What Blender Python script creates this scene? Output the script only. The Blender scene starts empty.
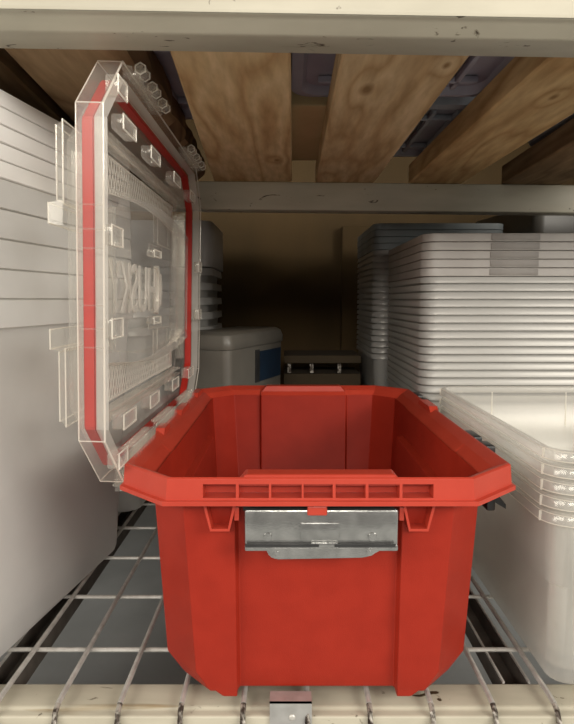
import bpy, bmesh, math, random
from mathutils import Vector, Matrix
random.seed(7)
S = bpy.context.scene
COL = S.collection
R = math.radians

# ------------------------------------------------------------------ materials
def srgb(r, g, b):
    f = lambda c: (c/255/12.92) if c/255 <= .04045 else ((c/255+.055)/1.055)**2.4
    return (f(r), f(g), f(b), 1)

def new_mat(name):
    m = bpy.data.materials.new(name); m.use_nodes = True
    nt = m.node_tree; nt.nodes.clear()
    out = nt.nodes.new('ShaderNodeOutputMaterial')
    return m, nt, out

def noise(nt, scale, detail=4, stretch=None, dist=0):
    tc = nt.nodes.new('ShaderNodeTexCoord'); mp = nt.nodes.new('ShaderNodeMapping')
    nt.links.new(tc.outputs['Object'], mp.inputs[0])
    if stretch: mp.inputs['Scale'].default_value = stretch
    n = nt.nodes.new('ShaderNodeTexNoise'); n.inputs['Scale'].default_value = scale
    n.inputs['Detail'].default_value = detail; n.inputs['Distortion'].default_value = dist
    nt.links.new(mp.outputs[0], n.inputs['Vector'])
    return n.outputs['Fac']

def ramp(nt, fac, stops):
    r = nt.nodes.new('ShaderNodeValToRGB'); e = r.color_ramp.elements
    while len(e) < len(stops): e.new(.5)
    for k, (p, c) in enumerate(stops): e[k].position = p; e[k].color = c
    nt.links.new(fac, r.inputs[0]); return r.outputs[0]

def solid(name, c1, c2=None, rough=.5, metal=0, scale=40, bump=0, stretch=None, spec=.5, lo=.35, hi=.65, bscale=None):
    m, nt, out = new_mat(name)
    b = nt.nodes.new('ShaderNodeBsdfPrincipled')
    b.inputs['Roughness'].default_value = rough; b.inputs['Metallic'].default_value = metal
    b.inputs['Specular IOR Level'].default_value = spec
    n = noise(nt, scale, 5, stretch)
    c = ramp(nt, n, [(lo, c1), (hi, c2 or c1)])
    nt.links.new(c, b.inputs['Base Color'])
    if bump:
        bp = nt.nodes.new('ShaderNodeBump'); bp.inputs['Strength'].default_value = bump
        bp.inputs['Distance'].default_value = .002
        nt.links.new(noise(nt, bscale or scale*4, 3), bp.inputs['Height'])
        nt.links.new(bp.outputs[0], b.inputs['Normal'])
    nt.links.new(b.outputs[0], out.inputs[0])
    return m

def clear_plastic(name, tint, milk, milk_col, transl=.5, edge=.5, rough=.12, edge_col=None):
    """thin moulded plastic: see-through, milky by a set share, denser and shinier at grazing angles"""
    m, nt, out = new_mat(name)
    N = nt.nodes.new; L = nt.links.new
    tr = N('ShaderNodeBsdfTransparent'); tr.inputs[0].default_value = tint
    df = N('ShaderNodeBsdfDiffuse'); df.inputs[0].default_value = milk_col
    tl = N('ShaderNodeBsdfTranslucent'); tl.inputs[0].default_value = milk_col
    mx = N('ShaderNodeMixShader'); mx.inputs[0].default_value = transl
    L(df.outputs[0], mx.inputs[1]); L(tl.outputs[0], mx.inputs[2])
    lw = N('ShaderNodeLayerWeight'); lw.inputs[0].default_value = .5
    pw2 = N('ShaderNodeMath'); pw2.operation = 'POWER'; pw2.inputs[1].default_value = 2.5; L(lw.outputs['Facing'], pw2.inputs[0])
    pw4 = N('ShaderNodeMath'); pw4.operation = 'POWER'; pw4.inputs[1].default_value = 4.5; L(lw.outputs['Facing'], pw4.inputs[0])
    ma = N('ShaderNodeMath'); ma.operation = 'MULTIPLY_ADD'; ma.use_clamp = True
    n = noise(nt, 25, 3)
    L(pw2.outputs[0], ma.inputs[0]); ma.inputs[1].default_value = edge
    m2 = N('ShaderNodeMath'); m2.operation = 'MULTIPLY_ADD'
    L(n, m2.inputs[0]); m2.inputs[1].default_value = .06; m2.inputs[2].default_value = milk-.03
    L(m2.outputs[0], ma.inputs[2])
    m1 = N('ShaderNodeMixShader'); L(ma.outputs[0], m1.inputs[0]); L(tr.outputs[0], m1.inputs[1]); L(mx.outputs[0], m1.inputs[2])
    gl = N('ShaderNodeBsdfGlossy'); gl.inputs['Roughness'].default_value = rough
    gl.inputs[0].default_value = (1, .97, .9, 1)
    fr = N('ShaderNodeMath'); fr.operation = 'MULTIPLY_ADD'; fr.use_clamp = True; L(pw4.outputs[0], fr.inputs[0]); fr.inputs[1].default_value = .45; fr.inputs[2].default_value = .045
    m3 = N('ShaderNodeMixShader'); L(fr.outputs[0], m3.inputs[0]); L(m1.outputs[0], m3.inputs[1]); L(gl.outputs[0], m3.inputs[2])
    L(m3.outputs[0], out.inputs[0])
    return m

def N_div(nt, sock, k):
    d = nt.nodes.new('ShaderNodeMath'); d.operation = 'DIVIDE'; nt.links.new(sock, d.inputs[0]); d.inputs[1].default_value = k; return d.outputs[0]

def wood(name, c1, c2, c3, seed=0, knots=()):
    m, nt, out = new_mat(name)
    N = nt.nodes.new; L = nt.links.new
    b = N('ShaderNodeBsdfPrincipled'); b.inputs['Roughness'].default_value = .8
    b.inputs['Specular IOR Level'].default_value = .2
    tc = N('ShaderNodeTexCoord'); mp = N('ShaderNodeMapping'); L(tc.outputs['Object'], mp.inputs[0])
    mp.inputs['Scale'].default_value = (1, .16, 1); mp.inputs['Location'].default_value = (seed*.37, seed*.21, seed*.11)
    n = N('ShaderNodeTexNoise'); n.inputs['Scale'].default_value = 7; n.inputs['Detail'].default_value = 2; n.inputs['Distortion'].default_value = .6
    L(mp.outputs[0], n.inputs['Vector'])
    gsrc = n.outputs['Fac']; darks = []
    for kx, ky, kr in knots:
        sep = N('ShaderNodeMapping'); L(tc.outputs['Object'], sep.inputs[0]); sep.inputs['Scale'].default_value = (1, .45, 0)
        d = N('ShaderNodeVectorMath'); d.operation = 'DISTANCE'; L(sep.outputs[0], d.inputs[0]); d.inputs[1].default_value = (kx, ky*.45, 0)
        mr_ = N('ShaderNodeMapRange'); L(d.outputs['Value'], mr_.inputs[0]); mr_.inputs[1].default_value = 0; mr_.inputs[2].default_value = kr*4; mr_.inputs[3].default_value = .11; mr_.inputs[4].default_value = 0; mr_.interpolation_type = 'SMOOTHSTEP'
        ad = N('ShaderNodeMath'); L(gsrc, ad.inputs[0]); L(mr_.outputs[0], ad.inputs[1]); gsrc = ad.outputs[0]
        darks.append(ramp(nt, N_div(nt, d.outputs['Value'], kr), [(.3, (.50, .42, .33, 1)), (1.0, (1, 1, 1, 1))]))
    mu = N('ShaderNodeMath'); mu.operation = 'MULTIPLY'; mu.inputs[1].default_value = 16; L(gsrc, mu.inputs[0])
    fr = N('ShaderNodeMath'); fr.operation = 'PINGPONG'; fr.inputs[1].default_value = 1; L(mu.outputs[0], fr.inputs[0])
    base = ramp(nt, fr.outputs[0], [(0, c1), (.55, c2), (1, c3)])
    n2 = N('ShaderNodeTexNoise'); n2.inputs['Scale'].default_value = 90; L(mp.outputs[0], n2.inputs['Vector'])
    n2.inputs['Detail'].default_value = 3
    g = ramp(nt, n2.outputs['Fac'], [(.3, (.72, .7, .66, 1)), (.7, (1, 1, 1, 1))])
    mx = N('ShaderNodeMixRGB'); mx.blend_type = 'MULTIPLY'; mx.inputs[0].default_value = 1
    L(base, mx.inputs[1]); L(g, mx.inputs[2])
    res = mx.outputs[0]
    for dk in darks:
        q = N('ShaderNodeMixRGB'); q.blend_type = 'MULTIPLY'; q.inputs[0].default_value = 1; L(res, q.inputs[1]); L(dk, q.inputs[2]); res = q.outputs[0]
    L(res, b.inputs['Base Color']); L(b.outputs[0], out.inputs[0])
    return m

M = {}
M['red'] = solid('red_moulded_plastic', (.27, .0175, .0075, 1), (.30, .0205, .009, 1), .45, scale=30, bump=.15, bscale=900, spec=.22)
M['red_rim'] = solid('red_rim_plastic', (.40, .036, .018, 1), (.44, .043, .022, 1), .4, scale=18, bump=.08, bscale=700)
M['gasket'] = solid('red_rubber', (.40, .012, .004, 1), (.36, .010, .0035, 1), .6, scale=30)
M['latch'] = solid('grey_metallic_plastic', (.33, .33, .32, 1), (.44, .44, .425, 1), .24, .85, scale=60, bump=.1, bscale=500)
M['black'] = solid('black_plastic', (.018, .018, .018, 1), (.03, .03, .03, 1), .35)
M['steel'] = solid('galvanised_wire', (.50, .48, .44, 1), (.66, .64, .60, 1), .38, .45, scale=60)
M['steel_dark'] = solid('channel_steel', (.10, .085, .07, 1), (.16, .14, .12, 1), .5, .5, scale=30)
M['bracket'] = solid('bracket_steel', (.42, .41, .39, 1), (.52, .51, .49, 1), .42, .6, scale=50)
M['rust'] = solid('scuffed_wire_end', (.06, .045, .035, 1), (.42, .39, .34, 1), .5, .6, scale=120, lo=.42, hi=.58)
M['floor'] = solid('grey_concrete', (.36, .37, .365, 1), (.42, .43, .425, 1), .8, scale=6)
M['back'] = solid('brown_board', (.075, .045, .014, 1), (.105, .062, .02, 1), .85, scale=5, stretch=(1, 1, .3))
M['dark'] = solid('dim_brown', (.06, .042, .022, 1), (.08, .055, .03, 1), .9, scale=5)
M['label'] = solid('blue_paper', (.004, .014, .032, 1), (.006, .02, .042, 1), .5, scale=30)
M['lilac'] = solid('lilac_grey_plastic', (.27, .26, .32, 1), (.33, .32, .38, 1), .5, scale=12)
M['bluegrey'] = solid('blue_grey_plastic', (.20, .22, .25, 1), (.26, .28, .31, 1), .5, scale=12)
M['carton'] = solid('tan_carton', (.50, .38, .2, 1), (.56, .43, .23, 1), .8, scale=12)
M['white'] = solid('white_plastic', (.84, .82, .79, 1), (.88, .86, .83, 1), .5, scale=12)
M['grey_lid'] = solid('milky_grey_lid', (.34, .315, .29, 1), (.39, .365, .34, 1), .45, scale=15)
M['dim_box'] = solid('shade_darkened_plastic', (.11, .10, .085, 1), (.14, .13, .11, 1), .4, scale=8)  # shade at the back is put into this plastic's colour
M['grip'] = solid('grip_recess_shade', (.20, .18, .165, 1), (.25, .23, .21, 1), .5, scale=15)  # dark tone stands in for shade inside the grip recess
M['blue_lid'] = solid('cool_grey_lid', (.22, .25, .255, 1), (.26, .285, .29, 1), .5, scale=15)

def beam_mat():
    m, nt, out = new_mat('cream_paint_scuffed')
    N = nt.nodes.new; L = nt.links.new
    b = N('ShaderNodeBsdfPrincipled'); b.inputs['Roughness'].default_value = .42
    base = ramp(nt, noise(nt, 6, 6, (1, 4, 4)), [(.3, (.38, .35, .27, 1)), (.7, (.48, .445, .35, 1))])
    sc = noise(nt, 22, 8, (1.2, 2.5, 2.5), 1.5)
    k = ramp(nt, sc, [(.29, (.12, .085, .055, 1)), (.335, (1, 1, 1, 1))])
    sc2 = noise(nt, 3, 9, (1, 9, 9), .8)
    k2 = ramp(nt, sc2, [(.27, (.62, .52, .40, 1)), (.33, (1, 1, 1, 1))])
    for kk in (k, k2):
        mx = N('ShaderNodeMixRGB'); mx.blend_type = 'MULTIPLY'; mx.inputs[0].default_value = 1
        L(base, mx.inputs[1]); L(kk, mx.inputs[2]); base = mx.outputs[0]
    L(base, b.inputs['Base Color']); L(b.outputs[0], out.inputs[0])
    return m
M['cream'] = beam_mat()
M['bin'] = clear_plastic('frosted_bin', (.96, .955, .935, 1), .30, (.86, .85, .83, 1), .5, .40, .22)
M['bin_rim'] = clear_plastic('frosted_bin_rim', (.95, .94, .92, 1), .30, (.78, .77, .74, 1), .4, .4, .15)
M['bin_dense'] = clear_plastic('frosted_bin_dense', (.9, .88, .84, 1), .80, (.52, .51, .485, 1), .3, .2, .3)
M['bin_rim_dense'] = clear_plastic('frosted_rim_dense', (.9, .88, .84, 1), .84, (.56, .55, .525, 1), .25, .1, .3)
M['bin_big'] = clear_plastic('frosted_tote_wall', (.93, .92, .90, 1), .66, (.86, .85, .83, 1), .35, .2, .3)
M['bin_big_rim'] = clear_plastic('frosted_tote_rim', (.93, .92, .90, 1), .72, (.90, .89, .87, 1), .3, .2, .3)
M['lid_clear'] = clear_plastic('clear_lid', (.965, .96, .94, 1), .07, (.92, .90, .87, 1), .45, .34, .15)
M['lid_band'] = clear_plastic('frosted_lid_band', (.98, .97, .955, 1), .06, (.92, .90, .86, 1), .45, .16, .25)
M['lid_edge'] = clear_plastic('edge_glint_and_rib', (1, .98, .94, 1), .55, (.95, .92, .86, 1), .5, .4, .1)  # edge highlights put into the colour; the bin ribs share it
M['lid_letter'] = clear_plastic('frosted_lettering', (.95, .93, .9, 1), .42, (.90, .87, .82, 1), .4, .3, .2)
M['w1'] = wood('pine_board', (.68, .50, .29, 1), (.62, .435, .235, 1), (.49, .31, .15, 1), 1, [(-.02, 1.2, .008)])
M['w2'] = wood('pine_board_pale', (.64, .47, .28, 1), (.58, .41, .23, 1), (.46, .30, .15, 1), 5, [(.105, .80, .012), (.188, .72, .006)])
M['w3'] = wood('pine_board_side', (.62, .43, .22, 1), (.56, .375, .18, 1), (.44, .27, .12, 1), 9, [(.36, .82, .007)])
M['w0'] = wood('dark_shaded_board', (.30, .20, .11, 1), (.25, .16, .085, 1), (.18, .11, .055, 1), 3)  # dark brown wood; shade of the outermost boards is in the colour too
M['bark'] = wood('bark_edge', (.17, .10, .05, 1), (.09, .05, .025, 1), (.22, .13, .06, 1), 4)

# ------------------------------------------------------------------ mesh helpers
class MB:
    """collects shapes into one mesh"""
    def __init__(s): s.bm = bmesh.new()
    def face(s, pts):
        return s.bm.faces.new([s.bm.verts.new(p) for p in pts])
    def loft(s, rings, cap0=False, cap1=False, closed=True, loop=False):
        vs = [[s.bm.verts.new(p) for p in r] for r in rings]
        n = len(rings[0])
        pairs = list(zip(vs, vs[1:])) + ([(vs[-1], vs[0])] if loop else [])
        for a, b in pairs:
            for i in range(n if closed else n-1):
                j = (i+1) % n
                s.bm.faces.new((a[i], a[j], b[j], b[i]))
        if cap0: s.bm.faces.new(list(reversed(vs[0])))
        if cap1: s.bm.faces.new(vs[-1])
        return s
    def box(s, c, d, rz=0, bev=0, M4=None):
        t = bmesh.new(); bmesh.ops.create_cube(t, size=1)
        for v in t.verts: v.co = Vector((v.co.x*d[0], v.co.y*d[1], v.co.z*d[2]))
        if bev: bmesh.ops.bevel(t, geom=list(t.edges), offset=bev, segments=2, affect='EDGES', profile=.5)
        mt = Matrix.Translation(c) @ Matrix.Rotation(rz, 4, 'Z')
        if M4: mt = M4 @ mt
        t.transform(mt); s.merge(t); return s
    def merge(s, t):
        me = bpy.data.meshes.new('tmp'); t.to_mesh(me); t.free()
        s.bm.from_mesh(me); bpy.data.meshes.remove(me)
    def tube(s, pts, r, seg=8, caps=True, closed=False):
        pts = [Vector(p) for p in pts]; n = len(pts); rings = []
        for i, p in enumerate(pts):
            if closed: d = (pts[(i+1) % n]-pts[i-1])
            else: d = pts[min(i+1, n-1)]-pts[max(i-1, 0)]
            d.normalize()
            up = Vector((0, 0, 1)) if abs(d.z) < .9 else Vector((1, 0, 0))
            a = d.cross(up).normalized(); b = a.cross(d)
            rings.append([p+a*r*math.cos(2*math.pi*k/seg)+b*r*math.sin(2*math.pi*k/seg) for k in range(seg)])
        s.loft(rings, caps and not closed, caps and not closed, loop=closed); return s
    def prism(s, poly, vec):
        vec = Vector(vec); a = [Vector(p) for p in poly]; b = [p+vec for p in a]
        s.loft([a, b], True, True); return s
    def build(s, name, mat, parent=None, smooth=True, angle=35, mtx=None, fix=True):
        if fix: bmesh.ops.recalc_face_normals(s.bm, faces=list(s.bm.faces))
        if mtx: s.bm.transform(mtx)
        me = bpy.data.meshes.new(name); s.bm.to_mesh(me); s.bm.free()
        mats = mat if isinstance(mat, (list, tuple)) else [mat]
        for x in mats: me.materials.append(x)
        if smooth:
            me.polygons.foreach_set('use_smooth', [True]*len(me.polygons))
            try: me.set_sharp_from_angle(angle=R(angle))
            except Exception: pass
        o = bpy.data.objects.new(name, me); COL.objects.link(o)
        if parent: o.parent = parent
        return o

def tag(o, label=None, cat=None, group=None, kind=None):
    if label: o['label'] = label
    if cat: o['category'] = cat
    if group: o['group'] = group
    if kind: o['kind'] = kind
    return o
def empty(name, loc=(0, 0, 0), rz=0):
    o = bpy.data.objects.new(name, None); COL.objects.link(o)
    o.location = loc; o.rotation_euler.z = rz; o.empty_display_size = .05
    return o
def dup(o, loc=None, rz=None, parent=None):
    c = o.copy(); COL.objects.link(c)
    if parent: c.parent = parent
    if loc is not None: c.location = loc
    if rz is not None: c.rotation_euler.z = rz
    for ch in list(o.children): dup(ch, parent=c)
    return c
def boolean_cut(o, cutter_bm):
    me = bpy.data.meshes.new('cut'); cutter_bm.to_mesh(me); cutter_bm.free()
    c = bpy.data.objects.new('cut', me); COL.objects.link(c)
    if o.parent: c.location = o.parent.location
    md = o.modifiers.new('b', 'BOOLEAN'); md.operation = 'DIFFERENCE'; md.object = c; md.solver = 'EXACT'
    bpy.context.view_layer.update()
    dg = bpy.context.evaluated_depsgraph_get()
    nm = bpy.data.meshes.new_from_object(o.evaluated_get(dg), depsgraph=dg)
    o.modifiers.clear(); o.data = nm
    bpy.data.objects.remove(c)
    for p in nm.polygons: p.use_smooth = False

def rrect(hx, hy, r, z, n=5):
    pts = []
    for cx, cy, a0 in ((hx-r, hy-r, 0), (-hx+r, hy-r, 90), (-hx+r, -hy+r, 180), (hx-r, -hy+r, 270)):
        for k in range(n+1):
            a = R(a0+90*k/n); pts.append(Vector((cx+r*math.cos(a), cy+r*math.sin(a), z)))
    return pts

# ------------------------------------------------------------------ setting
def struct(name, mb, mat): return tag(mb.build(name, mat, smooth=False), kind='structure')
struct('floor', MB().box((0, .9, -.385), (4.4, 4.0, .05)), M['floor'])
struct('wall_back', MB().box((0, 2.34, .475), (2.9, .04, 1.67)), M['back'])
struct('light_block_left', MB().box((-1.43, 1.55, .475), (.04, 1.54, 1.67)), M['dark'])  # added panel, keeps stray light out of the left side
struct('light_block_right', MB().box((1.43, 1.55, .475), (.04, 1.54, 1.67)), M['dark'])  # added panel, closes the right side against light
struct('light_block_top', MB().box((0, 1.55, 1.33), (2.9, 1.62, .04)), M['dark'])  # unseen dark sheet added to block light from above
# upright of the back board
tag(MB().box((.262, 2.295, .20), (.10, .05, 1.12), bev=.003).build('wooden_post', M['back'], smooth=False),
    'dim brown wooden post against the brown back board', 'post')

# ------------------------------------------------------------------ shelf beams
def step_beam(name, prof, x0, x1, label, tilt=0, z=0, y=0):
    mb = MB(); mb.loft([[Vector((x0, p[0], p[1])) for p in prof], [Vector((x1, p[0], p[1])) for p in prof]], True, True)
    bmesh.ops.bevel(mb.bm, geom=[e for e in mb.bm.edges if abs((e.verts[0].co-e.verts[1].co).x) > .5], offset=.0028, segments=3, affect='EDGES', profile=.5)
    o = mb.build(name, M['cream']); o.location = (0, y, z); o.rotation_euler.y = tilt
    tag(o, label, 'shelf beam')
    return o
# lower front: flat top carrying the wire ends, small step, front face
lb = step_beam('shelf_beam', [(.703, -.0115), (.660, -.0115), (.658, -.0145), (.6465, -.0145), (.6465, -.13), (.703, -.13)], -1.3, 1.3,
               'scuffed cream steel beam along the bottom, under the red tote')
mb = MB().prism([(-.0205, .6435, .006), (.0295, .6435, .006), (.0295, .6435, -.075), (-.0205, .6435, -.075)], (0, .0018, 0))
mb.prism([(-.0205, .6435, .006), (.0295, .6435, .006), (.0295, .6435, .0042), (-.0205, .6435, .0042)], (0, .02, 0))
br = mb.build('bracket', M['bracket'], lb, smooth=False); br['label'] = 'bare steel bracket on the beam front'
sm = MB()
t = bmesh.new(); bmesh.ops.create_uvsphere(t, u_segments=14, v_segments=8, radius=.0042)
t.transform(Matrix.Translation((.006, .6432, -.0135)) @ Matrix.Diagonal((1, .45, 1, 1))); sm.merge(t)
sm.build('screw', M['steel'], br)
step_beam('shelf_beam', [(-.006, -.0105), (.012, -.021), (.055, -.021), (.055, .035), (.03, .035), (.03, .13), (-.012, .13), (-.012, -.006), (-.0115, -.009)], -1.3, 1.3,
          'wide cream steel beam across the top edge, in front of the boards', R(.9), .7745, .63)
step_beam('shelf_beam', [(0, 0), (0, -.064), (.05, -.064), (.05, 0)], -1.3, 1.3,
          'dim cream steel beam at the far ends of the overhead boards', R(.55), .7535, 1.40)

# ------------------------------------------------------------------ wire deck
deck = tag(empty('wire_deck', (0, .66, 0)), 'galvanised wire mesh shelf deck under the red tote', 'wire deck')
X0, DX, WR = -.3505, .0745, .0034
off = Vector((0, -.66, 0))
for k in range(-5, 15):
    x = X0+DX*k+ (.0025 if k > 4 else 0)
    pts = [(x, 2.2, -WR), (x, 1.2, -WR), (x, .672, -WR), (x, .655, -WR-.0012), (x, .6465, -.0085), (x, .6415, -.0185), (x, .6395, -.032), (x, .6395, -.09)]
    MB().tube([Vector(p)+off for p in pts[:4]], WR, 10).build('long_wire', M['steel'], deck).name
    MB().tube([Vector(p)+off for p in pts[3:]], WR, 10).build('wire_end', M['rust'], deck)['label'] = 'scuffed wire end bent over the beam'
for k in range(11):
    y = .772+.1465*k
    MB().tube([Vector((-.75, y, -WR*2.7))+off, Vector((.75, y, -WR*2.7))+off], .0032, 10).build('cross_wire', M['steel'], deck)
for cx in (-.372, .2965, .62, -.70):
    mb = MB()
    for s_ in (-1, 1):
        MB().box(Vector((cx+s_*.0165, 1.44, -.012))+off, (.0026, 1.47, .003)).build('channel_edge', M['steel'], deck, smooth=False)
        mb.box(Vector((cx+s_*.0165, 1.44, -.027))+off, (.0022, 1.47, .024))
    mb.box(Vector((cx, 1.44, -.040))+off, (.033, 1.47, .002))
    mb.build('support_channel', M['steel_dark'], deck, smooth=False)

# ------------------------------------------------------------------ overhead boards
def board(pts_front, pts_back, y0, y1, z, th, mat, label, wane=0, bark=False, shade=None):
    """pts: (left x, right x) at y0 and y1"""
    mb = MB(); n = 26; rings = []; z -= sum(pts_front)/2*.0125
    for i in range(n+1):
        t = i/n; y = y0+(y1-y0)*t
        xl = pts_front[0]*(1-t)+pts_back[0]*t; xr = pts_front[1]*(1-t)+pts_back[1]*t
        w = wane*(math.sin(i*1.1)*.5+math.sin(i*2.3+1)*.35+random.uniform(-.3, .3)) if wane else 0
        b = .003
        rings.append([Vector((xl, y, z+b)), Vector((xl+b, y, z)), Vector((xr-b-(.012 if wane else 0)+w, y, z)), Vector((xr+w, y, z+(.012 if wane else b))),
                      Vector((xr+w*.6, y, z+th)), Vector((xl, y, z+th))])
    mb.loft(rings, True, True)
    for f in mb.bm.faces: f.material_index = 0
    if bark:
        mb.bm.faces.ensure_lookup_table()
        for f in mb.bm.faces:
            c = f.calc_center_median()
            if c.x > (pts_front[1]*(1-(c.y-y0)/(y1-y0))+pts_back[1]*((c.y-y0)/(y1-y0)))-.011 and len(f.verts) == 4: f.material_index = 1
    o = mb.build('shelf_board', [mat, M['bark']], angle=30)
    o['label'] = label; o['category'] = 'wooden board'; o['group'] = 'overhead wooden boards'
    return o
ZB = .7562
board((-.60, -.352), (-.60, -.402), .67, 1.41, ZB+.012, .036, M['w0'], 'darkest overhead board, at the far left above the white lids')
board((-.318, -.166), (-.372, -.192), .67, 1.41, ZB, .04, M['w0'], 'dark overhead board with rough bark edge above the clear lid', .006, True)
board((-.131, .004), (-.172, .0115), .67, 1.41, ZB, .04, M['w1'], 'straight-grained overhead pine board above the lid top, next to bark-edged board')
board((.062, .2085), (.067, .2065), .67, 1.41, ZB, .04, M['w2'], 'overhead pine board with a knot near its front end, centre right')
board((.298, .428), (.286, .412), .67, 1.41, ZB, .042, M['w3'], 'overhead pine board with wide shadowed left side, above the right bins')
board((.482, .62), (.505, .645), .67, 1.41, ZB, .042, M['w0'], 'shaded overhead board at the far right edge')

# things on the overhead boards, some seen through the gaps, two added as cover
def tub_bottom(name, c, d, mat, label, cat, ribs=True):
    hx, hy, h = d[0]/2, d[1]/2, d[2]
    mb = MB()
    mb.loft([rrect(hx*.8, hy*.8, .03, .012), rrect(hx*.84, hy*.84, .03, .0), rrect(hx*.93, hy*.93, .035, .002), rrect(hx*.96, hy*.96, .04, .02),
             rrect(hx, hy, .04, h)], True, True)
    if ribs:
        for k in range(-2, 3):
            mb.box((k*d[0]*.13, 0, .006), (.008, d[1]*.7, .01), bev=.002)
        for k in (-1, 1): mb.box((0, k*d[1]*.25, .006), (d[0]*.7, .008, .01), bev=.002)
    o = mb.build(name, mat); o.location = c
    return tag(o, label, cat)
ZU = ZB+.0435
tub_bottom('storage_tub', (-.15, .90, ZU), (.26, .40, .16), M['lilac'], 'lilac grey tub on the overhead boards, above the clear lid', 'storage tub')
tub_bottom('storage_tub', (.165, .835, ZU), (.34, .29, .16), M['lilac'], 'lilac grey tub on the overhead boards, above the knotty board', 'storage tub')
tub_bottom('storage_tub', (.30, 1.185, ZU), (.34, .38, .16), M['bluegrey'], 'blue grey ribbed tub on the overhead boards, seen through right gap', 'storage tub')
mb = MB().box((0, 0, .1), (.13, .38, .2), bev=.003)
cb = mb.build('carton', M['carton'], smooth=False); cb.location = (.06, 1.20, ZU)
tag(cb, 'tan carton on the overhead boards behind the lilac tub', 'carton')
for s_ in (-1, 1): MB().box((s_*.033, 0, .2015), (.063, .378, .003)).build('flap', M['carton'], cb, smooth=False)
tub_bottom('storage_tub', (-.44, 1.0, ZU+.012), (.28, .6, .16), M['bluegrey'], 'hidden tub added above the left boards to block light', 'storage tub')  # unseen, added to keep light from coming in above
tub_bottom('storage_tub', (.66, 1.0, ZU), (.34, .6, .16), M['bluegrey'], 'tub added above the far right boards to block light', 'storage tub')  # added cover, closes the right end of the upper shelf to light

# ------------------------------------------------------------------ nested bins
def bin_proto(hx, hy, h, taper, rimw, rimh, rad, mw, mr, step=None, n=6, detail=False):
    """open tapered bin, thin walls; the turned-down rim is a part. local origin = centre of base"""
    bx, by = hx-rimw-taper, hy-rimw-taper
    def wall(z):
        t = z/h; return bx+taper*t, by+taper*t
    rings = []
    r0 = rad*.8
    rings.append(rrect(bx*.6, by*.6, r0, .004, n)); rings.append(rrect(bx-.012, by-.012, r0, .0, n))
    rings.append(rrect(bx-.003, by-.003, r0, .003, n)); rings.append(rrect(bx, by, r0, .012, n))
    zs = [.25, .5, .75]
    if step:
        a, b_ = wall(step-.004); rings.append(rrect(a-.004, b_-.004, r0, step-.004, n))
        a, b_ = wall(step); rings.append(rrect(a, b_, r0, step, n))
    a, b_ = wall(h-.001); rings.append(rrect(a, b_, rad, h-.001, n))
    mb = MB(); mb.loft(rings, True, False)
    root = mb.build('storage_bin', mw, angle=50)
    a, b_ = wall(h)
    m2 = MB(); m2.loft([rrect(a, b_, rad, h-.0015, n), rrect(a+.001, b_+.001, rad, h, n), rrect(hx-.001, hy-.001, rad+rimw, h-.0005, n), rrect(hx, hy, rad+rimw, h-.002, n),
                        rrect(hx+.001, hy+.001, rad+rimw, h-rimh, n), rrect(hx-.002, hy-.002, rad+rimw-.002, h-rimh-.0005, n)])
    m2.build('rim', mr, root, angle=50)
    if detail:
        e = MB(); e.tube(rrect(hx+.0008, hy+.0008, rad+rimw, h-rimh, n), .0007, 6, closed=True); e.tube(rrect(hx-.0006, hy-.0006, rad+rimw, h-.0012, n), .0005, 6, closed=True)
        e.build('rim_glint', M['lid_edge'], root)  # thin pale loops imitate bright highlights on the rim edges
        for sx in (-1, 1):
            for sy in (-1, 1):
                MB().box((sx*(hx-.0005), sy*(hy-rad*.9), h-rimh*.6), (.003, .0011, rimh*1.0)).build('lip_rib', M['lid_edge'], root)
        for sy in (-1, 1):
            for k in (-.45, .3):
                a, b_ = wall(h*.8)
                q = MB(); q.face([(k*hx+dx, sy*(b_-.0004+dz*taper*.3), h*.8+dz*h*.3) for dx, dz in ((-.0012, -.5), (.0012, -.5), (.0012, .5), (-.0012, .5))]); q.build('wall_rib', M['lid_edge'], root)
    return root
ORD = ['topmost', 'second', 'third', 'fourth', 'fifth', 'sixth', 'seventh', 'eighth', 'ninth', 'tenth', 'eleventh', 'twelfth', 'thirteenth', 'fourteenth',
       'fifteenth', 'sixteenth', 'seventeenth', 'eighteenth', 'nineteenth', 'twentieth']
def ordn(i, n):
    return 'topmost' if i == 0 else ('lowest' if i == n-1 else ORD[i]+' from the top')
def nest(proto, x, y, ztop, h, pitch, n, rz, text, group, first=True):
    """n bins nested into each other, rims stacked; text has %s for the place in the stack"""
    for i in range(n):
        loc = (x+random.uniform(-1, 1)*.00015, y+random.uniform(-1, 1)*.00015, ztop-h-pitch*i)
        if i == 0 and first: o = proto; o.location = loc; o.rotation_euler.z = rz
        else: o = dup(proto, loc, rz)
        o['label'] = text % ordn(i, n); o['category'] = 'storage bin'; o['group'] = group
def lid_proto(hx, hy, h, rad, mat, grip=None, n=6):
    mb = MB()
    mb.loft([rrect(hx-.001, hy-.001, rad, .0003, n), rrect(hx, hy, rad, .0012, n), rrect(hx, hy, rad, h-.003, n), rrect(hx-.0006, hy-.0006, rad, h-.001, n),
             rrect(hx-.003, hy-.003, rad, h-.0002, n), rrect(hx-.016, hy-.016, rad, h, n), rrect(hx-.02, hy-.02, rad*.9, h-.004, n)], True, True)
    o = mb.build('bin_lid', mat, angle=40)
    if grip:
        g = MB()
        g.box((0, -hy-.0006, h*.5), (grip, .002, h*.72), bev=.0008)  # flat strip on the skirt, coloured as a recess in shade
        g.build('grip_shade_strip', M['grip'], o)['label'] = 'strip coloured dark as the shade of a grip recess'
    return o
def lid_stack(proto, x, y, z, pitch, n, rz, text, group):
    for i in range(n):
        zz = z-pitch*(i+1)
        o = proto if i == 0 else dup(proto)
        o.location = (x+random.uniform(-1, 1)*.0008, y+random.uniform(-1, 1)*.0008, zz); o.rotation_euler.z = rz+R(random.uniform(-.15, .15))
        o['label'] = text % ordn(i, n); o['category'] = 'bin lid'; o['group'] = group

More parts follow.
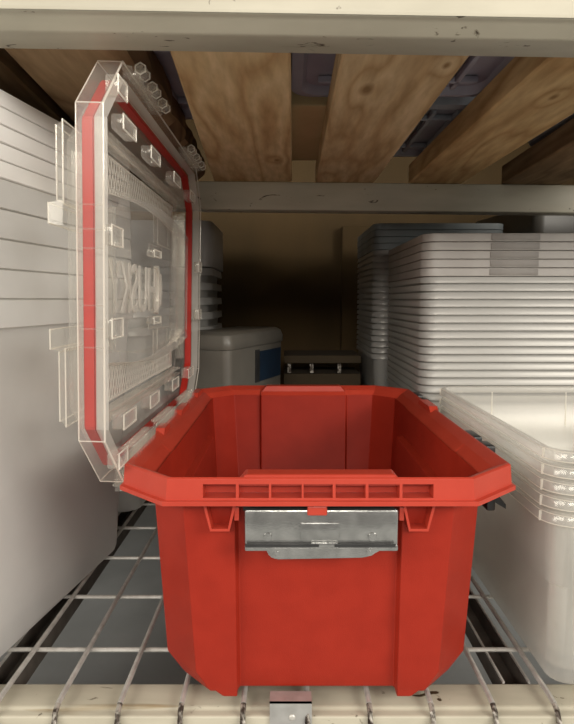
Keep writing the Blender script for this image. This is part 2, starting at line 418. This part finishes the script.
# front right: five open bins
HR = .228
p = bin_proto(.20, .262, HR, .014, .0085, .0125, .030, M['bin'], M['bin_rim'], step=.135, n=8, detail=True)
nest(p, .506, .917, .305, HR, .0192, 5, 0, 'clear storage bin, %s of five right of the tote', 'nested bins right of the red tote')
# big left stack
aL = R(-9)
p = bin_proto(.236, .277, .480, .030, .005, .0345, .04, M['bin_big'], M['bin_big_rim'])
HL = .480
xl, yl = -.560, .894
nest(p, xl, yl, .6265, HL, .0366, 5, aL, 'big cloudy storage bin, %s of five nested at left', 'big nested bins at the left')
lp = lid_proto(.238, .279, .0211, .05, M['white'])
lid_stack(lp, xl, yl, .733, .0212, 5, aL, 'white lid, %s of the five piled on the left bins', 'white lids on the left bins')
# behind it, seen through the clear lid
p2 = bin_proto(.22, .19, .42, .025, .01, .018, .05, M['bin_big'], M['bin_big_rim'])
nest(p2, -.520, 1.425, .50, .42, .04, 3, 0, 'cloudy storage bin, %s of three behind the left stack', 'cloudy bins behind the left stack')
# dim stack behind the lid
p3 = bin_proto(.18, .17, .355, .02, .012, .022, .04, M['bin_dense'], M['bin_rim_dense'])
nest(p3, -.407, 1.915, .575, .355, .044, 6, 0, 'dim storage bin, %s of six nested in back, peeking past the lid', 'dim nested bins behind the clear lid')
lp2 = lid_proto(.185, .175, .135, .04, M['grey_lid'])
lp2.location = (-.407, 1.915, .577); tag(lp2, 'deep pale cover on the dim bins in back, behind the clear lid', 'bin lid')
# right rear stack
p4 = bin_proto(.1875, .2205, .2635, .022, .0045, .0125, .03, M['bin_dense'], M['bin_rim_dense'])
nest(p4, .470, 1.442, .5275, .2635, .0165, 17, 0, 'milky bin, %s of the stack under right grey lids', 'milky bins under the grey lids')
lp3 = lid_proto(.189, .222, .0176, .03, M['grey_lid'], .10)
lid_stack(lp3, .470, 1.442, .6165, .0177, 5, 0, 'grey lid with shade-coloured grip, %s of five on the right milky bins', 'grey lids on the right milky bins')
# second right rear stack
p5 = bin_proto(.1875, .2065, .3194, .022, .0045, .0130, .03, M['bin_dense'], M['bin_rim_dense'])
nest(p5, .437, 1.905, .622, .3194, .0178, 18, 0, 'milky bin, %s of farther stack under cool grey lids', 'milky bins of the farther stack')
lp4 = lid_proto(.189, .208, .0187, .03, M['blue_lid'])
lid_stack(lp4, .437, 1.905, .698, .0188, 4, 0, 'cool grey lid, %s of four on the farther right stack', 'cool grey lids on the farther stack')
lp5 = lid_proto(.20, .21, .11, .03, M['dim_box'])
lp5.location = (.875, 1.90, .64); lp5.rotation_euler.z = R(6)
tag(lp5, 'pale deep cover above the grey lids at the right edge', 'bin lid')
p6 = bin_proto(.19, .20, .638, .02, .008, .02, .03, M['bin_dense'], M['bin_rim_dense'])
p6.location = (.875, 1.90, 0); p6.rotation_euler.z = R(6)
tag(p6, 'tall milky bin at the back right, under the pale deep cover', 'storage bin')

# box with blue label behind the tote
bx = tag(empty('plastic_box', (-.14, 1.554, 0), R(-21)), 'shade-darkened cloudy plastic box with a dark blue label, behind the red tote', 'plastic box')
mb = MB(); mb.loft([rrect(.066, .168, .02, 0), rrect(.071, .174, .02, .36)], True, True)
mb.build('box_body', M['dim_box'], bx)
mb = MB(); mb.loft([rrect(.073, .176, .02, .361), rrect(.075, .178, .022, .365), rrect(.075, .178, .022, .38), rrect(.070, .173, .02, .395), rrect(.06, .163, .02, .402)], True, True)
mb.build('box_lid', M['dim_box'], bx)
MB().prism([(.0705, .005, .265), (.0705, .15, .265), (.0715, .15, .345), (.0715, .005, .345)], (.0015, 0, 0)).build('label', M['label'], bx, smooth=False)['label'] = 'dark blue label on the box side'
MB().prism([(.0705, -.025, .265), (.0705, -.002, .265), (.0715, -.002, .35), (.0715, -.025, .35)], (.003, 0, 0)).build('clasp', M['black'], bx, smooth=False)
# low wooden crate
cr = tag(empty('wooden_crate', (.115, 1.98, 0)), 'low brown wooden crate with a dark slot behind the red tote', 'wooden crate')
mb = MB().box((0, 0, .2875), (.25, .2, .025), bev=.002).box((0, 0, .12), (.25, .19, .24), bev=.002)
mb.build('crate_body', M['dark'], cr, smooth=False)
for k in (-.108, -.035, .055):
    MB().box((k, -.098, .258), (.012, .006, .03), bev=.001).build('metal_clip', M['rust'], cr, smooth=False)

# ------------------------------------------------------------------ the red tote
CX, CY = .0365, .969
tote = tag(empty('storage_tote', (CX, CY, 0)), 'open red storage tote with clear hinged lid and grey front latch', 'storage tote')
def ring(z, A, B, cx, cy, pd=.0, pw=.097, sw=.17):
    e = .0035; ps = pd*.15
    f = [(-(A-cx), -B), (-pw, -B), (-pw+e, -B+pd), (pw-e, -B+pd), (pw, -B), (A-cx, -B)]
    r = [(A, -B+cy), (A, -sw), (A-ps, -sw+e), (A-ps, sw-e), (A, sw), (A, B-cy)]
    pts = f+r+[(-x, -y) for x, y in f]+[(-x, -y) for x, y in r]
    return [Vector((x, y, z)) for x, y in pts]
def AB(z):
    t = (z-.035)/(.262-.035); return .189+.011*t, .311+.007*t
PD = .009
mb = MB()
a0, b0 = AB(.035); a1, b1 = AB(.270)
outer = [ring(.008, .165, .3085, .036, .036, PD), ring(.013, .170, .3103, .038, .038, PD), ring(.035, a0, b0, .043, .043, PD), ring(.262, a1, b1, .043, .043, PD)]
tw = .0035
inner = [ring(.270, a1-tw, b1-tw, .043, .043, PD), ring(.05, a0-tw+.001, b0-tw, .043, .043, PD), ring(.026, a0-.014, b0-.012, .040, .040, PD), ring(.022, a0-.03, b0-.03, .036, .036, PD)]
mb.loft(outer+inner, True, True)
# feet
for sx in (-1, 1):
    for sy in (-1, 1):
        def foot(z, A, B, c, q=.062):
            pts = [(-(A-c), -B), (-.097, -B), (-.097, -B+q), (-A, -B+q), (-A, -B+c)]
            return [Vector((x*(1 if sx < 0 else -1), y*(1 if sy < 0 else -1), z)) for x, y in pts]
        mb.loft([foot(.0150, .1700, .3100, .040), foot(.0015, .1500, .3085, .036), foot(0, .148, .3065, .036)], True, True)
# inner ledges along the long walls
for s_ in (-1, 1):
    mb.prism([(s_*.1970, -.13, .215), (s_*.182, -.13, .208), (s_*.177, -.13, .10), (s_*.1915, -.13, .05)], (0, .30, 0))
body = mb.build('body', M['red'], tote, smooth=False)
bmod = body.modifiers.new('soft', 'BEVEL'); bmod.width = .0022; bmod.segments = 2; bmod.limit_method = 'ANGLE'; bmod.angle_limit = R(25)
body.data.polygons.foreach_set('use_smooth', [True]*len(body.data.polygons)); bmod.harden_normals = True
# rim
mb = MB()
oc = (.062, .056); ic = (.043, .043)
rr = [ring(.2655, .1972, .3152, *ic, PD), ring(.2765, .2100, .3265, .050, .048, PD*.5), ring(.2785, .2125, .329, .051, .049, PD*.3),
      ring(.2855, .2265, .3435, oc[0], oc[1]), ring(.286, .2285, .3455, *oc), ring(.2845, .2300, .3475, *oc), ring(.2612, .2315, .349, *oc),
      ring(.2606, .2350, .3525, *oc), ring(.2555, .2350, .3525, *oc), ring(.2550, .2305, .348, *oc), ring(.2615, .225, .343, *oc), ring(.2615, .2015, .319, .0435, .0435, PD)]
mb.loft(rr, loop=True)
rim = mb.build('rim', M['red_rim'], tote, smooth=False)
cut = bmesh.new()
for x0, x1 in ((-.1288, -.0927), (-.0894, -.0565), (-.0538, -.0204), (-.0182, .0136), (.0169, .0497), (.053, .087), (.0902, .1242)):
    for sy in (-1, 1):
        t = bmesh.new(); bmesh.ops.create_cube(t, size=1)
        for v in t.verts: v.co = Vector((v.co.x*(x1-x0)+(x0+x1)/2, v.co.y*.044+sy*.351, v.co.z*.0152+.2711))
        me = bpy.data.meshes.new('t'); t.to_mesh(me); t.free(); cut.from_mesh(me); bpy.data.meshes.remove(me)
boolean_cut(rim, cut)
bmod = rim.modifiers.new('soft', 'BEVEL'); bmod.width = .0012; bmod.segments = 2; bmod.limit_method = 'ANGLE'; bmod.angle_limit = R(30)
# raised middle of the front and rear rim tops
for sy in (-1, 1):
    mb = MB()
    def rp(z, w, d): return [Vector((x, sy*y, z)) for x, y in ((-w, .3435-d), (w, .3435-d), (w, .320+d), (-w, .320+d))]
    mb.loft([rp(.276, .0925, 0), rp(.2875, .083, .001), rp(.2882, .081, .003)], True, True)
    mb.build('rim_pad', M['red_rim'], tote, smooth=False)
# trapezoid brackets below the front rim
for sx in (-1, 1):
    xs = (-.132, -.093, -.101, -.124)
    mb = MB()
    P = [Vector((x*(-sx) if sx > 0 else x, 0, z)) for x, z in ((-.1325, .256), (-.0925, .256), (-.1015, .2195), (-.1235, .2195))]
    c = sum(P, Vector())/4
    Q = [Vector((c.x+(q.x-c.x)*.83, 0, c.z+(q.z-c.z)*.84)) for q in P]; Q[0].z = Q[1].z = .256
    yf, yb = Vector((0, -.334, 0)), Vector((0, -.306, 0))
    for i in (1, 2, 3):
        j = (i+1) % 4
        if i == 3: j = 0
        pl = [P[i]+yf, P[j]+yf, Q[j]+yf, Q[i]+yf]
        mb.loft([pl, [v-yf+yb for v in pl]], True, True)
    mb.box((c.x + (.019 if sx < 0 else -.019), -.322, .239), (.006, .020, .016), bev=.001)
    mb.build('rim_bracket', M['red_rim'], tote, smooth=False)
# side ribs (bumps) on the right and left rims
for (x, y, w, l) in ((.2245, .095, .015, .10), (-.2245, .06, .013, .09), (-.2245, -.10, .013, .05), (-.2245, .24, .013, .08)):
    mb = MB(); mb.loft([[Vector((x+dx*w/2, y+dy*l/2, .280)) for dx, dy in ((-1, -1), (1, -1), (1, 1), (-1, 1))],
                        [Vector((x+dx*w/2, y+dy*l*.36, .2905)) for dx, dy in ((-1, -1), (1, -1), (1, 1), (-1, 1))]], True, True)
    mb.build('rim_bump', M['red_rim'], tote)
# front latch, grey
lt = MB().box((+.0020, -.3365, .2235), (.172, .010, .0475), bev=.003)
lt.box((+.0020, -.3395, .2035), (.172, .008, .007), bev=.002)
latch = lt.build('front_latch', M['latch'], tote, angle=25)
latch['label'] = 'grey front latch'
h = MB(); hp = [(-.062, .2055), (.068, .2055), (.0675, .2005), (.058, .1955), (.050, .1925), (-.048, .1905), (-.056, .1935)]
h.prism([(x, -.344, z) for x, z in hp], (0, .010, 0))
bmesh.ops.bevel(h.bm, geom=list(h.bm.edges), offset=.0015, segments=2, affect='EDGES')
h.build('latch_lever', M['latch'], latch, angle=25)
MB().box((-.0420, -.3442, .2076), (.082, .0022, .0032)).box((.0505, -.3442, .2076), (.068, .0022, .0032)).build('slot', M['black'], latch, smooth=False)  # black strips laid on the latch as the shade in its slot
MB().box((.0, -.3418, .2235), (.044, .003, .019), bev=.0012).build('pad', M['latch'], latch)
MB().box((.0055, -.3425, .2075), (.030, .0045, .0065), bev=.001).build('pivot_block', M['latch'], latch)
for x, z, r_ in ((-.058, .2165, .0052), (.059, .2165, .0055), (-.048, .1985, .0028), (.055, .1998, .0028)):
    t = bmesh.new(); bmesh.ops.create_cone(t, segments=20, radius1=r_, radius2=r_*.85, depth=.0025, cap_ends=True)
    t.transform(Matrix.Translation((x, -.3420 if z > .205 else -.3445, z)) @ Matrix.Rotation(R(90), 4, 'X'))
    q = MB(); q.merge(t); q.build('rivet', M['latch'], latch)
MB().box((-.0005, -.325, .2525), (.178, .03, .004)).box((-.0005, -.318, .246), (.172, .012, .012)).build('latch_gap_shade', M['black'], tote, smooth=False)  # black filler for the shade in the gap above the latch
cb_ = MB().box((-.003, -.3385, .2475), (.022, .014, .011), bev=.0015).box((-.010, -.3395, .254), (.007, .012, .004), bev=.001).box((.004, -.3395, .254), (.007, .012, .004), bev=.001)
cb_.build('catch', M['red_rim'], tote, smooth=False)
# black side latches on the right
for y0 in (-.155, .205):
    mb = MB().box((.2375, y0, .235), (.012, .115, .075), bev=.003)
    for k, l in ((-.038, .030), (.022, .045)):
        mb.box((.2355, y0+k, .2790), (.014, l, .014), bev=.003)
    mb.prism([(.233, y0-.055, .215), (.248, y0-.055, .206), (.258, y0-.055, .200), (.258, y0-.055, .206), (.245, y0-.055, .222), (.233, y0-.055, .238)], (0, .11, 0))
    mb.build('side_latch', M['black'], tote)['label'] = 'black latch on the right rim'

# ------------------------------------------------------------------ the clear lid (a part of the tote, gasket etc. below it)
# lid frame: u along Y (0 = lid centre), v along Z, w = outward (away from the tote, -X)
LU, LV = .340, .246
LEAN = R(1.6)
lidM = Matrix.Translation((-.1935-CX, .962-CY, .5035)) @ Matrix.Rotation(LEAN, 4, 'Y') @ Matrix(((0, 0, -1, 0), (1, 0, 0, 0), (0, 1, 0, 0), (0, 0, 0, 1)))
def oct_(i, w, cu=.072, cv=.068):
    U, V = LU-i, LV-i; a, b = cu-i*.41, cv-i*.41
    return [Vector((u, v, w)) for u, v in ((-U+a, -V), (U-a, -V), (U, -V+b), (U, V-b), (U-a, V), (-U+a, V), (-U, V-b), (-U, -V+b))]
def rect_(u0, u1, v0, v1, w): return [Vector((u, v, w)) for u, v in ((u0, v0), (u1, v0), (u1, v1), (u0, v1))]
mb = MB()
mb.loft([oct_(.030, .0292), oct_(.044, .052), oct_(.047, .055), oct_(.060, .055), oct_(.063, .040)], False, False)
# centre recess with the lettering, and curved shoulders above and below it
def bow(v, w, s, u0=-.245, u1=.245, n=12):
    return [Vector((u0+(u1-u0)*k/n, v+s*.018*math.cos(math.pi*(k/n-.5)), w)) for k in range(n+1)]
mb.loft([oct_(.063, .040), rect_(-.30, .30, -.2, .2, .040) and [Vector((u, v, .040)) for u, v in ((-.262, -.172), (.262, -.172), (.27, -.16), (.27, .16), (.262, .172), (-.262, .172), (-.27, .16), (-.27, -.16))]])
mb.loft([bow(.085, .030, 1), bow(.088, .012, 1), bow(.100, .010, 1), bow(.104, .036, 1)], closed=False)
mb.loft([bow(-.085, .030, -1), bow(-.088, .012, -1), bow(-.100, .010, -1), bow(-.104, .036, -1)], closed=False)
mb.loft([bow(.085, .030, 1), bow(-.085, .030, -1)], closed=False)
for s_ in (-1, 1):   # end walls of the centre recess
    mb.loft([[Vector((s_*.245, v, .030)) for v in (-.085, .085)], [Vector((s_*.249, v, .014)) for v in (-.085, .085)], [Vector((s_*.262, v, .014)) for v in (-.088, .088)], [Vector((s_*.266, v, .040)) for v in (-.09, .09)]], closed=False)
lid = mb.build('lid', M['lid_clear'], tote, smooth=False, mtx=lidM)
lid['label'] = 'clear hinged lid standing open'
# frosted outer band
mb = MB(); mb.loft([oct_(0, .0), oct_(.0, .0275), oct_(.002, .0292), oct_(.030, .0292)])
mb.build('lid_band', M['lid_band'], lid, smooth=False, mtx=lidM)
# pale tubes that imitate highlights along the band edges
mb = MB()
for w_, i_ in ((0, .0005), (.0285, .0012)):
    pts = oct_(i_, w_); mb.tube(pts, .0011 if w_ == 0 else .0007, 6, closed=True)
P = oct_(.0006, 0); Q = oct_(.0006, .0285)
for a_, b_ in zip(P, Q): mb.tube([a_, b_], .0007, 6)
mb.build('edge_glint', M['lid_edge'], lid, mtx=lidM)
# gasket in its channel
mb = MB(); mb.loft([oct_(.0175, .0150), oct_(.0175, .0285), oct_(.0230, .0285), oct_(.0230, .0150)], loop=True)
bmesh.ops.bevel(mb.bm, geom=list(mb.bm.edges), offset=.0016, segments=2, affect='EDGES')
mb.build('gasket', M['gasket'], lid, mtx=lidM)['label'] = 'red rubber gasket'
mb = MB(); mb.loft([oct_(.0165, .0005), oct_(.0165, .0145)])
mb.build('gasket_channel', M['lid_letter'], lid, smooth=False, mtx=lidM)
# textured grip panels (diamond relief)
for s_ in (-1, 1):
    mb = MB(); e = MB()
    u0, u1 = -.215, .225
    def edge(u): return s_*(.106+.016*math.cos(math.pi*(u/.49)))
    n = 12
    lo_ = [Vector((u0+(u1-u0)*k/n, edge(u0+(u1-u0)*k/n), .0395)) for k in range(n+1)]
    hi_ = [Vector((v.x, s_*.158, .0395)) for v in lo_]
    mb.loft([lo_, hi_], closed=False)
    for k in range(-3, 40):
        for dr in (-1, 1):
            ua = u0+.012*k; p0 = (ua, edge(ua)); p1 = (ua+dr*.022, s_*.158)
            if min(p0[0], p1[0]) < u0 or max(p0[0], p1[0]) > u1: continue
            e.tube([Vector((*p0, .038)), Vector((*p1, .038))], .0005, 4)
    e.tube([v+Vector((0, 0, -.001)) for v in lo_], .0011, 6); e.tube([v+Vector((0, 0, -.001)) for v in hi_], .0009, 6)
    e.build('lattice', M['lid_letter'], lid, smooth=False, mtx=lidM)
    mb.build('grip_panel', M['lid_clear'], lid, smooth=False, mtx=lidM)['label'] = 'diamond textured panel'
# outer stacking pads on the far side
for s_ in (-1, 1):
    for u in (-.235, .235):
        mb = MB()
        mb.loft([rect_(u-.07, u+.07, s_*.125-.045, s_*.125+.045, .054), rect_(u-.065, u+.065, s_*.125-.04, s_*.125+.04, .064)], False, True)
        mb.loft([rect_(u-.075, u+.05, s_*.070-.014, s_*.070+.014, .054), rect_(u-.07, u+.045, s_*.070-.011, s_*.070+.011, .072)], False, True)
        mb.build('stacking_pad', M['lid_clear'], lid, smooth=False, mtx=lidM)
        e = MB()  # pale outlines imitate highlights on the pad edges
        for (a, b, c_, d, w_) in ((u-.065, u+.065, s_*.125-.04, s_*.125+.04, .064), (u-.07, u+.045, s_*.070-.011, s_*.070+.011, .072), (u-.07, u+.07, s_*.125-.045, s_*.125+.045, .055)):
            e.tube(rect_(a, b, c_, d, w_), .0009, 6, closed=True)
        e.build('edge_glint', M['lid_edge'], lid, mtx=lidM)
# lettering on the outside, so it reads backwards from here
cu = bpy.data.curves.new('t', 'FONT'); cu.body = 'HUSKY'; cu.align_x = 'CENTER'; cu.align_y = 'CENTER'; cu.size = .1; cu.extrude = .004; cu.offset = .0004
to = bpy.data.objects.new('t', cu); COL.objects.link(to); bpy.context.view_layer.update()
dg = bpy.context.evaluated_depsgraph_get(); tm = bpy.data.meshes.new_from_object(to.evaluated_get(dg), depsgraph=dg)
bpy.data.objects.remove(to)
xs = [v.co.x for v in tm.vertices]; ys = [v.co.y for v in tm.vertices]
w0, h0 = max(xs)-min(xs), max(ys)-min(ys); mx_, my_ = (max(xs)+min(xs))/2, (max(ys)+min(ys))/2
for v in tm.vertices:
    v.co = Vector((-(v.co.x-mx_)/w0*.255-.107, (v.co.y-my_)/h0*.070-.008, v.co.z*.30+.0265))
mb = MB(); mb.bm.from_mesh(tm)
mb.build('lettering', M['lid_letter'], lid, smooth=False, mtx=lidM)['label'] = 'raised word HUSKY, seen backwards'
# emblem beside the word: a swept bracket of two strokes
mb = MB()
for k, (du, sc) in enumerate(((0, 1), (.016, .7))):
    arc = [(.040+du+.018*sc*math.cos(R(a))-.012*sc, -.008+.042*sc*math.sin(R(a))) for a in range(-75, 76, 15)]
    arc2 = [(u-.008, v*.92-.001) for u, v in arc]
    for i in range(len(arc)-1):
        q = [arc[i], arc[i+1], arc2[i+1], arc2[i]]
        mb.loft([[Vector((u, v, .0235)) for u, v in q], [Vector((u, v, .0305)) for u, v in q]], True, True)
mb.build('emblem', M['lid_letter'], lid, smooth=False, mtx=lidM)
# clips and ribs on the inner side
def clip(u, v, du, dv, dw=.010, w=-.001):
    mb = MB(); mb.box((u, v, w+dw/2-.004), (du, dv, dw), bev=.0012)
    e = MB()  # pale loop imitates the highlight around the clip
    a, b = du/2, dv/2
    e.tube([Vector((u-a, v-b, w-.004)), Vector((u+a, v-b, w-.004)), Vector((u+a, v+b, w-.004)), Vector((u-a, v+b, w-.004))], .0010, 6, closed=True)
    o = mb.build('clip', M['lid_clear'], lid, mtx=lidM)
    e.build('edge_glint', M['lid_edge'], lid, mtx=lidM)
for v in (.046, -.055):
    clip(-LU+.033, v, .042, .021); clip(LU-.030, v, .040, .021); clip(-.055, v, .046, .010, .012, .010)
for u in (-.255, -.12, .04, .20):
    clip(u, LV-.070, .056, .016, .014); clip(u, -LV+.078, .056, .018, .014)
for s_ in (-1, 1): clip(-.285, s_*(LV-.036), .036, .018, .014)
for u0 in (-.20, -.04, .15):
    for k in range(8):
        MB().box((u0-.05+k*.0145, -LV+.020, -.004), (.0028, .046, .016), bev=.0007).build('hinge_tooth', M['lid_clear'], lid, mtx=lidM)
    MB().box((u0, -LV+.040, .002), (.115, .003, .008), bev=.0007).build('hinge_bar', M['lid_clear'], lid, mtx=lidM)
# long ribs inside the lid
mb = MB()
for v in (.176, -.176, .165, -.165):
    mb.box((0, v, .033), (.50, .002, .016))
for u in (-.285, .285, .30):
    mb.box((u, 0, .034), (.002, .30, .014))
for v in (.075, .050, .030, -.030, -.055, -.075):
    mb.box((-LU+.0008, v, .0125), (.0022, .0014, .026))
mb.build('rib', M['lid_clear'], lid, smooth=False, mtx=lidM)
# catches along the free (top) edge and hinge combs at the bottom edge
for u0 in (-.185, .175):
    mb = MB()
    mb.box((u0, LV-.003, -.002), (.15, .004, .012), bev=.001)
    for k in range(9): mb.box((u0-.066+k*.0165, LV-.006, -.006), (.003, .014, .020), bev=.0008)
    e = MB()  # pale rings imitate glints on the catch ends
    for k in (-.06, 0, .06):
        for q in (-.010, .012): e.tube([(u0+k+q, LV-.003+.0066*math.cos(R(60*a)), -.017+.0066*math.sin(R(60*a))) for a in range(6)], .0010, 6, closed=True)
        mb.tube([(u0+k-.010, LV-.003, -.017), (u0+k+.012, LV-.003, -.017)], .0066, 6)
        mb.tube([(u0+k-.011, LV-.003, -.017), (u0+k+.013, LV-.003, -.017)], .0035, 10)
    mb.build('catch_comb', M['lid_clear'], lid, mtx=lidM); e.build('edge_glint', M['lid_edge'], lid, mtx=lidM)
for u0 in (-.185, .0, .175):
    mb = MB()
    for k in range(9): mb.box((u0-.066+k*.0165, -LV-.004, .000), (.003, .026, .030), bev=.0008)
    mb.box((u0, -LV-.008, .004), (.145, .003, .026), bev=.001)
    mb.tube([(u0-.07, -LV-.012, -.004), (u0+.07, -LV-.012, -.004)], .0055, 10)
    mb.build('hinge_comb', M['lid_clear'], lid, mtx=lidM)

# ------------------------------------------------------------------ light
def area(name, loc, target, sx, sy, power, col):
    l = bpy.data.lights.new(name, 'AREA'); l.shape = 'RECTANGLE'; l.size = sx; l.size_y = sy; l.energy = power; l.color = col
    o = bpy.data.objects.new(name, l); COL.objects.link(o); o.location = loc
    o.rotation_euler = (Vector(target)-Vector(loc)).to_track_quat('-Z', 'Y').to_euler()
    return o
area('aisle_light_right', (2.6, -1.9, 1.75), (-.3, .9, .35), 1.6, 1.0, 88, (1, .95, .865))
area('aisle_light_left', (-2.4, -1.9, 1.8), (.2, .9, .35), 1.6, 1.0, 52, (1, .95, .865))
area('aisle_light_over', (.0, -2.6, 1.62), (0, .9, .3), 2.2, .6, 72, (1, .94, .85))
area('corner_fill_right', (2.2, -.45, 1.0), (0, .75, .2), .8, .8, 23, (1, .95, .865))  # added fill lamp, brightens the tote's right corner face
area('corner_fill_left', (-2.2, -.45, 1.0), (0, .75, .2), .8, .8, 23, (1, .95, .865))  # matching added fill for the left corner face
w = bpy.data.worlds.new('World'); S.world = w; w.use_nodes = True
w.node_tree.nodes['Background'].inputs[0].default_value = (1.0, .945, .865, 1)
w.node_tree.nodes['Background'].inputs[1].default_value = .21

# ------------------------------------------------------------------ camera
cam = bpy.data.cameras.new('Camera'); co = bpy.data.objects.new('Camera', cam); COL.objects.link(co)
cam.sensor_fit = 'VERTICAL'; cam.sensor_height = 36; cam.lens = 583/724*36
cam.clip_start = .02
co.location = (0, 0, .48); co.rotation_euler = (R(90-6.1), 0, 0)
S.camera = co
S.view_settings.view_transform = 'Standard'
S.view_settings.look = 'None'
S.view_settings.exposure = -.14
S.cycles.transparent_max_bounces = 48
S.cycles.max_bounces = 14
S.cycles.use_denoising = True
